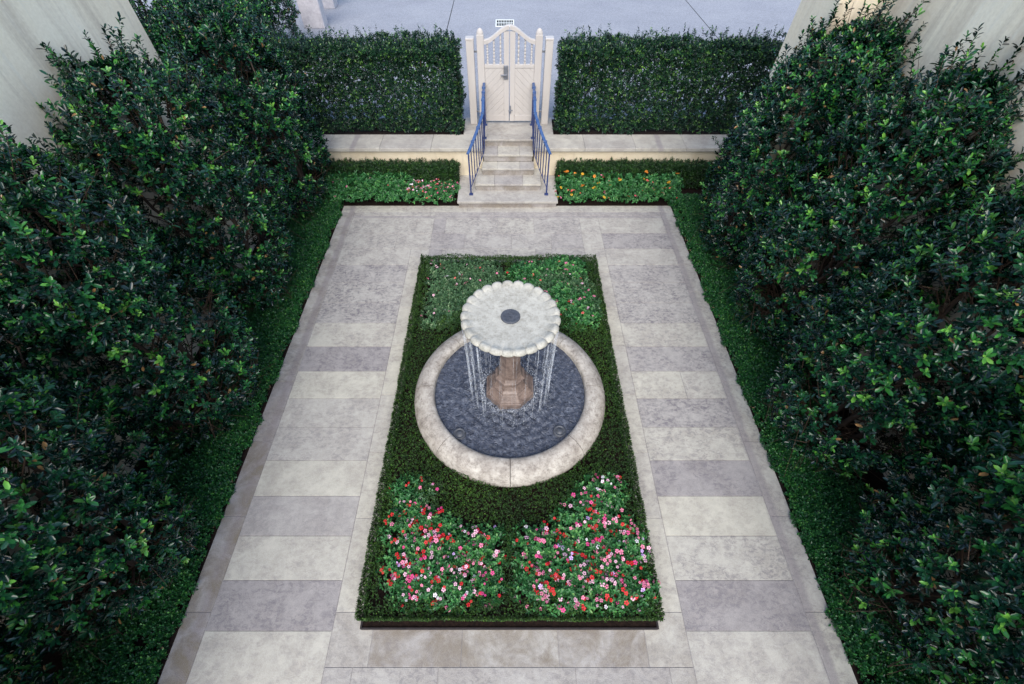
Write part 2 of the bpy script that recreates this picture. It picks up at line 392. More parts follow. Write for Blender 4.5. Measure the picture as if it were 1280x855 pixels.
def hedge_foliage(name, x0, x1, y0, y1, z0, z1, nsh, L, W, m, parent, seed, k=8, rag=.10, front=.5, topw=.3, length=.06, tip=.35):
    """foliage shell of a clipped box hedge; ragged outline, gaps"""
    r = np.random.default_rng(seed); n = nsh
    face = r.choice(4, n, p=[front, topw, (1 - front - topw) / 2, (1 - front - topw) / 2])
    X = r.uniform(x0, x1, n); Y = r.uniform(y0, y1, n); Z = z0 + (z1 - z0) * r.beta(1.1, .95, n)
    dep = np.minimum(r.exponential(.11, n), .5)
    Y = np.where(face == 0, y0 + dep, Y); Z = np.where(face == 1, z1 - dep, Z)
    X = np.where(face == 2, x0 + dep, np.where(face == 3, x1 - dep, X))
    Nn = np.zeros((n, 3)); Nn[face == 0, 1] = -1; Nn[face == 1, 2] = 1; Nn[face == 2, 0] = -1; Nn[face == 3, 0] = 1
    P = np.stack([X, Y, Z], 1); P += Nn * (rag * lump(P, seed, 2.4) + rag * .5 * lump(P, seed + 3, 7))[:, None]
    D = unit(Nn + r.normal(0, .4, P.shape) + np.array([0, 0, .55]))
    prt = [shoots(P, D, k, length, L, W, r, tipbright=tip)]
    nw = int((x1 - x0) * 26)                                         # taller leaders along the top
    Pw = np.stack([r.uniform(x0, x1, nw), r.uniform(y0, y1, nw), np.full(nw, z1) + rag * .5], 1); Dw = unit(np.array([[0, 0, 1.]]) + r.normal(0, .22, (nw, 3)))
    ln = r.uniform(.03, rag * 1.8, nw)
    for q in range(4): prt.append(shoots(Pw + Dw * (ln * q / 3)[:, None], Dw, 4, length * .5, L, W, r, tipbright=tip))
    V, F, T, q4 = merge(prt); return np_obj(name, V, F, m, parent, T, q4)

# ================================================================= SETTING
g = bmesh.new(); box(g, -600, 600, -600, 600, -.30, -.06); tag(obj('ground', g, 'soil'), kind='structure')

# ---- patio: limestone slabs
def patio():
    bm = bmesh.new(); lt = bm.faces.layers.float.new('tone'); ls = bm.faces.layers.float.new('stain'); la = bm.faces.layers.float.new('algae')
    r = random.Random(11); BR = .5; gap = .0034
    def sl(x0, x1, y0, y1, tone=None, stain=None, algae=0):
        n0 = set(bm.faces)
        dz = r.uniform(-.001, .001)
        box(bm, x0 + gap, x1 - gap, y0 + gap, y1 - gap, -.05, dz, .0025)
        t = r.uniform(.35, .9) if tone is None else tone; s = r.uniform(.3, .7) if stain is None else min(1, stain + .12)
        for f in bm.faces:
            if f not in n0: f[lt] = t; f[ls] = s; f[la] = algae
    rows = [.548, 1.064, 1.577, 2.09, 2.601, 3.129, 3.633, 4.155, 4.675, 5.206, 5.722, 6.259, 6.77]
    toneL = [(.12, .75), (.72, .2), (.42, .25), (.8, .1), (.6, .35), (.62, .3), (.85, .2), (.15, .9), (.75, .35), (.5, 1.0), (.55, .9), (.45, .9)]
    toneR = [(.10, .7), (.68, .55), (.85, .12), (.18, .7), (.72, .5), (.42, 1.0), (.7, .45), (.4, .8), (.72, .4), (.5, .95), (.5, .9), (.45, .8)]
    for i in range(12):
        y0, y1 = rows[i], rows[i + 1]
        t, s = toneL[i]; sl(-3.457, -2.0, y0, y1, t, s)
        t, s = toneR[i]
        if i == 6: sl(2.05, 2.86, y0, y1, .8, .35); sl(2.86, 3.49, y0, y1, .7, .4)
        else: sl(2.05, 3.49, y0, y1, t, s)
    for a, b_, t in ((.0, .548, .6), (-.52, .0, .5), (-1.04, -.52, .7)):
        sl(-3.457, -2.0, a, b_, t + .1, .2); sl(2.05, 3.49, a, b_, t + .05, .25)
    # long border stones, both sides
    ys = [-1.04, -.35, .733, 1.825, 2.893, 3.95, 5.0, 6.0, 6.77, 7.8, 8.555]
    for i in range(len(ys) - 1):
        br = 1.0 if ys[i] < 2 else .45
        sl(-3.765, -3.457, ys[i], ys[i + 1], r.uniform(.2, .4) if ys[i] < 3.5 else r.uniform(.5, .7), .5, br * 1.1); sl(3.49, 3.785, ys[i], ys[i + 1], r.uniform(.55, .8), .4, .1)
    # strips beside the bed
    yb = [.733, 1.80, 2.72, 3.70, 4.70, 5.6, 6.55]
    for i in range(len(yb) - 1):
        sl(-2.0, -1.60, yb[i], yb[i + 1], r.uniform(.6, .85), .25); sl(1.66, 2.05, yb[i], yb[i + 1], r.uniform(.55, .8), .3)
    sl(-2.0, -1.53, .213, .733, .55, .3, .25); sl(1.57, 2.05, .213, .733, .62, .3, .35)
    sl(-1.53, -.507, .213, .63, .38, .5, .9); sl(-.507, .58, .213, .63, .5, .35, .95); sl(.58, 1.57, .213, .63, .42, .45, .95)
    sl(-2.0, -1.69, -.30, .213, .5, .3); sl(-1.69, -.75, -.30, .213, .5, .5, .1); sl(-.75, .75, -.30, .213, .48, .45, .15); sl(.75, 1.78, -.30, .213, .42, .5, .2); sl(1.78, 2.05, -.30, .213, .55, .3, .3)
    for x0, x1 in ((-2.0, -.7), (-.7, .6), (.6, 2.05)): sl(x0, x1, -1.04, -.30)
    # far end
    sl(-2.0, -1.5, 6.55, 7.0, .7, .4); sl(1.5, 2.05, 6.55, 7.0, .7, .2)
    for x0, x1 in ((-1.5, -.55), (-.55, .4), (.4, 1.5)): sl(x0, x1, 6.6, 7.0, .65, .3)
    fr = [6.77, 7.268, 7.79, 8.324]
    for i in range(3):
        y0, y1 = fr[i], fr[i + 1]
        sl(-3.457, -2.0 - (.35 if i == 1 else 0), y0, y1, .6, .55)
        if i > 0: sl(-2.0 - (.35 if i == 1 else 0), -1.62, y0, y1, .6, .5)
        else: sl(-2.0, -1.62, 7.0, y1, .6, .3)
        yy = max(y0, 7.0)
        xs = [(-1.62, -.9, .35), (-.9, .1, .5), (.1, .95, .55), (.95, 1.62, .4)] if i % 2 else [(-1.62, -1.35, .3), (-1.35, -.2, .55), (-.2, .6, .62), (.6, 1.62, .5)]
        for x0, x1, t in xs: sl(x0, x1, yy, y1, t, .6)
        sl(1.62, 2.05, yy, y1, .6, .4); sl(2.05, 3.49, y0, y1, .35 if i == 1 else .62, .95 if i == 1 else .3)
    sl(-3.457, 3.49, 8.324, 8.42, .35, .5)
    for x0, x1 in ((-3.457, -1.62), (-1.62, .4), (.4, 1.62), (1.62, 3.49)): sl(x0, x1, 8.42, 8.555, .4 if x0 > -2 else .6, .5)
    for x0, x1 in ((-3.765, -2.3), (-2.3, -.9), (-.9, .6), (.6, 2.2), (2.2, 3.785)): sl(x0, x1, 8.555, 8.80, r.uniform(.6, .75), .35)
    # mortar bed under the joints
    n0 = set(bm.faces); box(bm, -3.765, 3.785, -1.04, 8.80, -.058, -.006)
    for f in bm.faces:
        if f not in n0: f[lt] = .15; f[ls] = .3; f[la] = 0
    return obj('patio', bm, 'slab')
tag(patio(), kind='structure')

# planting soil
b = bmesh.new()
box(b, -5.3, -3.77, -1.2, 9.8, -.058, -.004); box(b, 3.79, 5.3, -1.2, 9.8, -.058, -.004)
box(b, -3.77, -1.13, 8.803, 9.8, -.057, -.005); box(b, 1.16, 3.79, 8.803, 9.8, -.057, -.005)
tag(obj('border_soil', b, 'soil'), kind='structure')
b = bmesh.new(); box(b, -1.64, 1.70, .575, 6.74, .002, .07); tag(obj('bed_soil', b, 'soil'), kind='structure')  # bed soil; its dark front lip also stands in for shade under the hedge
t = thing('bed_foot_shade', 'added thin black edging strip around the foot of the fountain bed', 'shading', (0, .56, 0))  # strip added in place of the hedge's shaded lower side
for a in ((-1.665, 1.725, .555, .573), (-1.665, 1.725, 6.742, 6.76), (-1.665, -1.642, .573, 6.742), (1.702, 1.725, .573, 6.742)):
    b = bmesh.new(); box(b, *a, .002, .085, .002); obj('strip', b, 'shading', t)

# upper level: driveway and hedge bed
b = bmesh.new(); box(b, -60, 60, 11.25, 120, .3, .80)
tag(obj('driveway', b, 'drive'), kind='structure')
b = bmesh.new(); box(b, -13, -1.05, 10.36, 11.249, .1, .84); box(b, 1.13, 13, 10.36, 11.249, .1, .84); box(b, -14, -6.3, 11.249, 17.0, .801, .83)
tag(obj('hedge_soil', b, 'soil'), kind='structure')
b = bmesh.new()
for x in (-2.08, 7.07): box(b, x - .012, x + .012, 11.3, 60, .790, .8022)
box(b, -60, 60, 23.99, 24.01, .79, .8024)
tag(obj('driveway_joint', b, 'slot'), kind='structure')
t = thing('drain_grate', 'pale square drain grate set in the grey driveway beyond the gate', 'drain grate', (-.07, 18.6, .8))
b = bmesh.new(); box(b, -.36, .22, 18.30, 18.96, .801, .806); obj('pit', b, 'slot', t)
b = bmesh.new()
for a in ((-.40, .26, 18.26, 18.31), (-.40, .26, 18.95, 19.0), (-.40, -.36, 18.31, 18.95), (.22, .26, 18.31, 18.95)): box(b, *a, .801, .818)
obj('frame', b, 'grate', t)
for k in range(9):
    b = bmesh.new(); x = -.36 + .58 * (k + 1) / 10; box(b, x - .007, x + .007, 18.31, 18.95, .807, .816); obj('bar', b, 'grate', t)
b = bmesh.new(); box(b, -.36, .22, 18.60, 18.65, .8165, .819); obj('bar', b, 'grate', t)

# ================================================================= BUILDINGS
t = thing('cream_building', 'cream plastered building wall on the left with pale rain streaks', 'building', (-6, 3, 0))
b = bmesh.new(); box(b, -9.5, -5.3, -4.0, 7.6, -.05, 5.7, .02); obj('wall', b, 'plaster', t)
b = bmesh.new(); box(b, -5.3005, -5.288, 3.16, 3.175, .0, 5.69); 
obj('wall_joint', b, 'slot', t)
t = thing('cream_building', 'cream plastered building on the right with a projecting corner pier and brown stains', 'building', (6, 3, 0))
b = bmesh.new(); box(b, 5.3, 9.5, -4.0, 7.68, -.05, 5.7, .01); obj('wall', b, 'plaster', t)
b = bmesh.new(); box(b, 4.74, 9.5, 7.682, 8.73, -.05, 5.7, .02); obj('pier', b, 'plaster', t)
for (x0, x1, y0, y1, lb) in ((-7.05, -6.33, 18.1, 18.55, 'nearer white stone pillar at the top left edge of the driveway'), (-7.45, -6.52, 20.3, 20.8, 'farther white stone pillar at the top left edge of the driveway')):
    t = thing('stone_pillar', lb, 'pillar', ((x0 + x1) / 2, y0, .8), 'white pillars beyond the hedge')
    b = bmesh.new(); box(b, x0, x1, y0, y1, .79, 2.9, .02); obj('shaft', b, 'whitestone', t)
    b = bmesh.new(); box(b, x0 - .06, x1 + .06, y0 - .06, y1 + .06, 2.9, 3.02, .015); obj('cap', b, 'whitestone', t)

# retaining walls with stone coping
def stone_obj(name, bm, parent, tone, stain, algae=0):
    o = obj(name, bm, 'slab', parent)
    for k, v in (('tone', tone), ('stain', stain), ('algae', algae)):
        a = o.data.attributes.new(k, 'FLOAT', 'FACE'); a.data.foreach_set('value', [v] * len(o.data.polygons))
    return o
for sx, xa, xb, xc, side in ((-1, -5.28, -.56, -1.03, 'left'), (1, 5.28, .635, 1.11, 'right')):
    t = thing('retaining_wall', 'low cream retaining wall with stone coping %s of the steps' % side, 'wall', ((xa + xb) / 2, 9.8, 0))
    b = bmesh.new(); x0, x1 = sorted((xa, xb)); box(b, x0, x1, 9.80, 10.35, -.05, .80, .004)
    x2, x3 = sorted((xb, xc)); box(b, x2, x3, 10.351, 11.2, -.05, .80, .004); obj('wall', b, 'retain', t)
    xs = np.linspace(xa, xb, 5)
    for i in range(4):
        p, q = sorted((xs[i], xs[i + 1])); b = bmesh.new(); box(b, p + .002, q - .002, 9.73, 10.38, .802, .882, .006, 2)
        stone_obj('coping', b, t, .55 + .1 * (i % 2), .25)
    b = bmesh.new(); box(b, x2, x3, 10.383, 11.24, .802, .882, .006, 2); stone_obj('coping', b, t, .5, .35)

# steps
t = thing('stone_steps', 'flight of five pale limestone steps leading up to the white gate', 'steps', (.03, 8.7, 0))
b = bmesh.new(); prism(b, [(-1.10, 8.73), (1.13, 8.73), (1.13, 9.795), (-1.10, 9.795)], -.05, .12); stone_obj('riser', b, t, .15, .9, .8)
b = bmesh.new(); box(b, -1.125, 1.16, 8.695, 9.797, .1215, .176, .008, 2); stone_obj('step', b, t, .55, .35)
def flare(x):  # step width on each side
    return x
for (hw, y0, z, y1) in ((.755, 9.12, .352, 9.797), (.605, 9.48, .528, 9.797), (.583, 9.775, .704, 10.30)):
    b = bmesh.new(); box(b, .03 - hw + .012, .03 + hw - .012, y0 + .024, y1, z - .175, z - .05, .003); stone_obj('riser', b, t, .25, .8, .75)
    xs = [.03 - hw, .03 - hw * .42, .03 + hw * .45, .03 + hw]
    for i in range(3):
        b = bmesh.new(); box(b, xs[i] + .001, xs[i + 1] - .001, y0, y1, z - .0485, z, .007, 2); stone_obj('step', b, t, (.6, .38, .7)[(i + int(z * 10)) % 3], .4)
b = bmesh.new(); box(b, -.553, .628, 10.19, 11.2, .40, .825, .003); stone_obj('riser', b, t, .3, .7, .7)
b = bmesh.new(); box(b, -.556, .631, 10.15, 11.22, .8265, .879, .007, 2); stone_obj('landing', b, t, .52, .5, .2)

# ================================================================= RAILINGS
def railing(sx, label):
    cx = .045
    def X(Y):  # handrail flares out towards the bottom
        q = max(0, (9.85 - Y) / .87); return cx + sx * (.565 + .30 * q ** 1.2)
    def zr(Y): return 1.18 + .53 * (Y - 8.98) if Y < 10.16 else 1.805
    def zf(Y): return .176 if Y < 9.12 else .352 if Y < 9.48 else .528 if Y < 9.81 else .704 if Y < 10.15 else .879
    t = thing('stair_railing', label, 'railing', (X(8.98), 8.98, .176), 'blue railings on the stone steps')
    b = bmesh.new(); Ys = [8.95, 9.1, 9.25, 9.4, 9.55, 9.7, 9.85, 10.0, 10.16, 10.4, 10.65, 10.9]
    pr = []
    for Y in Ys:
        x, z = X(Y), zr(Y)
        pr.append([b.verts.new((x + a, Y, z + c)) for a, c in ((-.031, -.008), (.031, -.008), (.031, .008), (.016, .017), (-.016, .017), (-.031, .008))])
    for i in range(len(pr) - 1):
        for k in range(6): b.faces.new((pr[i][k], pr[i][(k + 1) % 6], pr[i + 1][(k + 1) % 6], pr[i + 1][k]))
    b.faces.new(pr[0][::-1]); b.faces.new(pr[-1]); obj('handrail', b, 'blue', t)
    b = bmesh.new(); tube(b, [(X(Y), Y, zr(Y) - (zr(Y) - zf(8.98)) * 0 - .84 + (.03 if Y > 10.1 else 0)) for Y in Ys[:-1]], .009, 6); obj('bottom_rail', b, 'darkblue', t)
    for Y in (9.2, 9.5, 9.8, 10.1, 10.4, 10.65):
        b = bmesh.new(); box(b, X(Y) - .040, X(Y) + .040, Y - .024, Y + .024, zr(Y) - .016, zr(Y) + .030, .004); obj('collar', b, 'blue', t)
    for Y in (8.98, 10.20, 10.86):
        b = bmesh.new(); x = X(Y); z0 = zf(Y); box(b, x - .015, x + .015, Y - .015, Y + .015, z0, zr(Y) - .006, .003)
        box(b, x - .045, x + .045, Y - .045, Y + .045, z0, z0 + .016, .004); obj('post', b, 'darkblue', t)
    for k in range(13):
        Y = 9.10 + k * .125 + (.06 if k > 8 else 0)
        b = bmesh.new(); tube(b, [(X(Y), Y, zr(Y) - .84 + (.03 if Y > 10.1 else 0)), (X(Y), Y, zr(Y))], .0115, 6); obj('baluster', b, 'darkblue', t)
    return t
railing(-1, 'blue wrought iron railing on the left side of the stone steps')
railing(1, 'blue wrought iron railing on the right side of the stone steps')

# ================================================================= GATE
GX, GY, GZ = .06, 10.98, .882
def capped_post(bm, xc, w, y, dpt, z0, z1, rnd=False):
    box(bm, xc - w / 2, xc + w / 2, y - dpt / 2, y + dpt / 2, z0, z1, .008, 2)
    if rnd:
        r = bmesh.ops.create_uvsphere(bm, u_segments=16, v_segments=8, radius=1)
        for v in r['verts']: v.co = Vector((xc + v.co.x * w * .5, y + v.co.y * dpt * .5, z1 - .012 + max(0, v.co.z) * .13))
    else: box(bm, xc - w / 2 - .008, xc + w / 2 + .008, y - dpt / 2 - .008, y + dpt / 2 + .008, z1 + .001, z1 + .05, .012, 3)
for sx, side in ((-1, 'left'), (1, 'right')):
    t = thing('gate_post', 'square off-white wooden post on the %s of the garden gate' % side, 'gate post', (GX + sx * .86, GY, GZ))
    b = bmesh.new(); capped_post(b, GX + sx * .86, .165, GY, .165, GZ, 2.64); obj('post', b, 'paint', t)
gt = thing('garden_gate', 'double off-white wooden garden gate with arched top and small turned balusters', 'gate', (GX, GY, GZ))
def arch(x):  # top of the gate at offset x from its middle
    u = min(1, abs(x) / .55); return 2.92 - .27 * (u * u * (3 - 2 * u))
for sx in (-1, 1):
    leaf = bpy.data.objects.new('gate_leaf', None); C.objects.link(leaf); leaf.parent = gt; leaf.location = (0, 0, 0)
    def part(name, bm, m='paint', smooth=False):
        o = obj(name, bm, m, leaf, smooth, world=False); o.location = (0, 0, 0)
        for v in o.data.vertices: v.co -= gt.location
        return o
    b = bmesh.new(); capped_post(b, GX + sx * .635, .155, GY, .10, GZ + .05, 2.74, True); part('stile', b)
    b = bmesh.new(); x0, x1 = sorted((GX + sx * .008, GX + sx * .125)); n = 5
    lo = []; hi = []
    box(b, x0, x1, GY - .035, GY + .035, GZ + .05, 2.80, .004); part('stile', b)
    b = bmesh.new(); x0, x1 = sorted((GX + sx * .126, GX + sx * .556)); box(b, x0, x1, GY - .030, GY + .030, 2.10, 2.17, .006, 2); part('cross_rail', b); b = bmesh.new(); box(b, x0, x1, GY - .028, GY + .028, GZ + .05, GZ + .19, .004); part('cross_rail', b)
    # curved top rail
    b = bmesh.new(); rows = []
    for k in range(17):
        o_ = .006 + (.556 - .006) * k / 16; x = GX + sx * o_; zt = arch(o_)
        rows.append([b.verts.new((x, GY + dy, zt + dz)) for dy, dz in ((-.045, -.085), (-.045, -.012), (-.032, 0), (.032, 0), (.045, -.012), (.045, -.085))])
    for k in range(16):
        for q in range(6): b.faces.new((rows[k][q], rows[k][(q + 1) % 6], rows[k + 1][(q + 1) % 6], rows[k + 1][q]))
    b.faces.new(rows[0][::-1]); b.faces.new(rows[-1]); bmesh.ops.recalc_face_normals(b, faces=b.faces); part('top_rail', b)
    # diagonal boarded panel
    b = bmesh.new(); L = x1 - x0; zb, zt = GZ + .191, 2.099; pw = .105
    c = -L
    while c < (zt - zb) + L:
        def clip(pts):
            for ax, lim, sg in ((0, 0, 1), (0, L, -1), (1, 0, 1), (1, zt - zb, -1)):
                out = []
                for i in range(len(pts)):
                    p, q = pts[i], pts[(i + 1) % len(pts)]; dp = (p[ax] - lim) * sg; dq = (q[ax] - lim) * sg
                    if dp >= 0: out.append(p)
                    if dp * dq < 0: s_ = dp / (dp - dq); out.append((p[0] + (q[0] - p[0]) * s_, p[1] + (q[1] - p[1]) * s_))
                pts = out
                if not pts: return pts
            return pts
        g_ = .002; poly = clip([(-.01, c + g_), (L + .01, c + L + g_), (L + .01, c + L + pw * 1.414 - g_), (-.01, c + pw * 1.414 - g_)])
        if len(poly) > 2:
            P = [((x0 + p[0]) if sx < 0 else (x1 - p[0]), zb + p[1]) for p in poly]
            f = [b.verts.new((x, GY - .018, z)) for x, z in P]; k_ = [b.verts.new((x, GY + .012, z)) for x, z in P]
            b.faces.new(f); b.faces.new(k_[::-1])
            for i in range(len(P)): b.faces.new((f[i], f[(i + 1) % len(P)], k_[(i + 1) % len(P)], k_[i]))
        c += pw * 1.414
    box(b, x0, x1, GY - .009, GY + .006, zb, zt)
    bmesh.ops.recalc_face_normals(b, faces=b.faces); part('panel', b)
    for k in range(3):
        x = GX + sx * (.126 + .43 * (k + .5) / 3); zt = arch(abs(x - GX)) - .087; b = bmesh.new(); hgt = zt - 2.172
        box(b, x - .024, x + .024, GY - .024, GY + .024, 2.172, 2.215, .003)
        prof = []; nn = 26
        for q in range(nn + 1): u = q / nn; prof.append((.012 + .011 * abs(math.sin(u * PI * 6.5)), 2.215 + (hgt - .045) * u))
        lathe(b, prof, x, GY, 10); part('baluster', b, smooth=False)
    for z in (1.15, 2.42):
        b = bmesh.new(); x0, x1 = sorted((GX + sx * .70, GX + sx * .79)); box(b, x0, x1, GY - .012, GY + .012, z - .02, z + .02, .003); part('hinge', b, 'lock')
b = bmesh.new(); box(b, GX - .13, GX - .03, GY - .065, GY - .036, 1.88, 2.16, .006); box(b, GX - .20, GX - .06, GY - .095, GY - .066, 1.95, 1.985, .006); obj('lock', b, 'lock', gt)
b = bmesh.new(); box(b, GX + .01, GX + .04, GY - .06, GY - .036, 1.12, 1.30, .003); box(b, GX - .02, GX + .08, GY - .075, GY - .061, 1.19, 1.21, .003); obj('drop_bolt', b, 'lock', gt)

# ================================================================= FOUNTAIN
FX, FY = .045, 3.54
ft = thing('stone_fountain', 'round stone fountain with scalloped bowl on a pedestal spilling water', 'fountain', (FX, FY, 0))
b = bmesh.new(); lathe(b, [(1.12, -.0), (1.34, 0.0), (1.34, .22), (1.12, .22)], FX, FY, 64); obj('basin_wall', b, 'basin', ft, True)
prof = [(1.112, .22), (1.112, .475), (1.125, .505), (1.155, .522), (1.20, .525), (1.27, .512), (1.335, .478), (1.385, .43), (1.418, .37), (1.43, .31), (1.43, .265), (1.41, .235), (1.38, .205)]
for k in range(8):
    b = bmesh.new(); e = .003; a0, a1 = k * PI / 4 + e, (k + 1) * PI / 4 - e
    R = lathe(b, prof, FX, FY, 12, a0, a1)
    for c_ in (0, -1): b.faces.new([b.verts.new(ring[c_].co) for ring in R][::(1 if c_ == 0 else -1)])
    o = obj('rim_stone', b, 'basin', ft, True)
    for p in o.data.polygons:
        if p.loop_total > 4: p.use_smooth = False
# water surface with real ripples
r = np.random.default_rng(3); b = bmesh.new(); nr, na = 46, 150; rings = []
for i in range(nr):
    rad = .02 + 1.09 * i / (nr - 1); ring = []
    for k in range(na):
        a = 2 * PI * k / na; x, y = rad * math.cos(a), rad * math.sin(a)
        am = .010 * math.exp(-((rad - .48) / .28) ** 2) + .0035
        z = am * (math.sin(x * 31 + 3 * math.sin(y * 13)) + math.sin(y * 37 + 2 * math.sin(x * 17)) + .7 * math.sin((x + y) * 53) + .8 * math.sin(rad * 62) + 1.2 * math.exp(-((rad - .61) / .12) ** 2) * math.sin(x * 90) * math.sin(y * 84))
        ring.append(b.verts.new((FX + x, FY + y, .425 + z * .8)))
    rings.append(ring)
for i in range(nr - 1):
    for k in range(na): b.faces.new((rings[i][k], rings[i + 1][k], rings[i + 1][(k + 1) % na], rings[i][(k + 1) % na]))
obj('water', b, 'water', ft, True)
# pedestal
OC = dict(n=8, a0=PI / 8, a1=2 * PI + PI / 8)
b = bmesh.new(); lathe(b, [(.372, .05), (.372, .535), (.362, .550), (.345, .552)], FX, FY, **OC); obj('plinth', b, 'pedestal', ft)
b = bmesh.new(); lathe(b, [(.35, .553), (.285, .640), (.270, .648), (.270, .672), (.235, .70), (.205, .755), (.198, .80), (.222, .812), (.222, .84), (.20, .852), (.172, .89), (.162, .95)], FX, FY, **OC); obj('moulding', b, 'pedestal', ft)
b = bmesh.new(); lathe(b, [(.166, .951), (.155, .99), (.150, 1.2), (.140, 1.5), (.15, 1.68), (.18, 1.70), (.18, 1.74), (.24, 1.84), (.30, 1.932)], FX, FY, **OC)
obj('column', b, 'pedestal', ft)
# scalloped bowl
NL = 25
def sc(a, r_, z):
    q = max(0, (r_ - .43) / .18); return 1 + .036 * q * (abs(math.sin(a * NL / 2)) ** .55 - .6)
b = bmesh.new()
prof = [(.20, 1.875), (.32, 1.90), (.46, 1.94), (.56, 1.955), (.60, 1.965), (.612, 1.985), (.610, 2.01), (.595, 2.032), (.575, 2.042), (.555, 2.040), (.535, 2.028), (.51, 2.012), (.46, 2.002), (.34, 1.995), (.2, 1.99), (.11, 1.988)]
n = NL * 12; rings = lathe(b, prof, FX, FY, n, rf=sc)
for i, ring in enumerate(rings):     # dished hollows between the lobes on the rim
    r_, z = prof[i]
    if .50 < r_ and z > 2.0:
        for k, v in enumerate(ring):
            a = 2 * PI * k / n; v.co.z -= .034 * (1 - abs(math.sin(a * NL / 2)) ** .45) * min(1, (r_ - .49) / .07)
b.faces.new(rings[-1]); b.faces.new(rings[0][::-1]); bmesh.ops.recalc_face_normals(b, faces=b.faces)
for v in b.verts: v.co.z += .05; v.co.x = FX + (v.co.x - FX) * .975; v.co.y = FY + (v.co.y - FY) * .975
bowl = obj('bowl', b, 'bowl', ft, True)
cz = 2.042; b = bmesh.new(); lathe(b, [(.001, cz + .016), (.018, cz + .016), (.019, cz + .010), (.045, cz + .010), (.046, cz + .014), (.052, cz + .014), (.053, cz + .010), (.105, cz + .012), (.118, cz + .006), (.12, cz - .006)], FX, FY, 40)
for k in range(4):
    a = k * PI / 2; box(b, FX + .1 * math.cos(a) - .007, FX + .1 * math.cos(a) + .007, FY + .1 * math.sin(a) - .007, FY + .1 * math.sin(a) + .007, cz + .011, cz + .018, .002)
o = obj('nozzle_cap', b, 'iron', bowl, world=False)
# the bowl mesh is in world coordinates with its parent inverse; the cap shares them
for (ax, ay) in ((-.655, 2.80), (.735, 2.84)):
    b = bmesh.new(); lathe(b, [(.001, .455), (.045, .455), (.05, .445), (.065, .445), (.068, .455), (.085, .452), (.09, .40)], ax, ay, 24); obj('pool_lamp', b, 'iron', ft, True)
# falling water
rr = random.Random(5)
b = bmesh.new()
for k in range(NL):
    a = 2 * PI * (k) / NL; cnt = rr.choice([4, 5, 7]) if abs(math.cos(2 * PI * k / NL)) > .6 else 2
    side = abs(math.cos(a)) > .45
    for j in range(cnt):
        a2 = a + rr.gauss(0, .035); out = rr.uniform(.0, .012); pts = []; rad = []
        r0 = .598; drift = rr.uniform(-.02, .02)
        for q in range(10):
            u = q / 9; rr_ = r0 - .03 * math.sin(u * PI * .5) + out * u; z = 2.01 - 1.58 * u ** 1.0
            a3 = a2 + drift * u + .008 * math.sin(u * 9 + j)
            pts.append((FX + rr_ * math.cos(a3), FY + rr_ * math.sin(a3), z)); rad.append((.0011 + .0005 * math.sin(q * 1.7 + j)) * (1.0 if side else .8))
        tube(b, pts, rad, 5)
    for j in range(5 if side else 1):                       # loose drops
        a2 = a + rr.gauss(0, .04); z = rr.uniform(.5, 1.9); q = rr.uniform(.58, .63)
        m_ = bmesh.ops.create_icosphere(b, subdivisions=1, radius=rr.uniform(.002, .005), matrix=Matrix.Translation((FX + q * math.cos(a2), FY + q * math.sin(a2), z)) @ Matrix.Diagonal((1, 1, 2.2, 1)))
obj('falling_water', b, 'stream', ft, True)
b = bmesh.new()
for k in range(2600):
    a = rr.uniform(0, 2 * PI)
    if rr.random() < .78: q = .385 + rr.expovariate(20); h_ = rr.expovariate(26)
    else: a = 2 * PI * rr.randrange(NL) / NL + rr.gauss(0, .05); q = rr.gauss(.61, .04); h_ = rr.expovariate(26)
    bmesh.ops.create_icosphere(b, subdivisions=1, radius=rr.uniform(.0015, .005), matrix=Matrix.Translation((FX + q * math.cos(a), FY + q * math.sin(a), .43 + min(h_, .14))))
obj('splash', b, 'stream', ft, True)

# ================================================================= FOUNTAIN BED: boxwood
def in_quarter(X, Y):
    d = np.hypot(X - FX, Y - FY)
    return (np.abs(X - .05) > .10) & (X > -1.46) & (X < 1.52) & (Y > .84) & (Y < 6.56) & (d > 1.93)
r = np.random.default_rng(31)
n = 60000; X = r.uniform(-1.66, 1.72, n); Y = r.uniform(.63, 6.74, n); d = np.hypot(X - FX, Y - FY)
keep = (~in_quarter(X, Y)) & (d > 1.40); X, Y = X[keep], Y[keep]
Z = .32 + .018 * np.sin(X * 7 + Y * 5) + .02 * np.sin(Y * 11 - X * 3) - np.minimum(r.exponential(.025, len(X)), .12)
edge = np.minimum(np.minimum(X + 1.66, 1.72 - X), np.minimum(Y - .63, 6.74 - Y)); Z -= .06 * np.exp(-np.clip(edge, 0, 1) / .035)
P = np.stack([X, Y, Z], 1); P[:, 2] += .015 * lump(P, 15, 9); D = unit(np.array([[0, 0, 1.]]) + r.normal(0, .5, P.shape))
parts = [shoots(P, D, 6, .022, .021, .012, r, small=True, tipbright=.35, base_tint=np.clip(.30 + .22 * lump(P, 16, 2.2) + r.normal(0, .16, len(P)), 0, .9))]
n = 26000; side = r.choice(4, n, p=[.18, .18, .32, .32]); u = r.random(n); Z = .03 + .29 * r.beta(1.3, .9, n)
X = np.where(side == 0, -1.66 + 3.38 * u, np.where(side == 1, -1.66 + 3.38 * u, np.where(side == 2, -1.66, 1.72)))
Y = np.where(side == 0, .635, np.where(side == 1, 6.72, .64 + 6.08 * u))
tuck = (.32 - Z) * .18
nx = np.where(side == 2, -1., np.where(side == 3, 1., 0)); ny = np.where(side == 0, -1., np.where(side == 1, 1., 0)); Z = np.where(side == 1, Z * .72, Z)
P = np.stack([X - nx * tuck, Y - ny * tuck, Z], 1); Nn = np.stack([nx, ny, np.zeros(n)], 1)
P += Nn * (.014 * lump(P, 5, 8))[:, None]
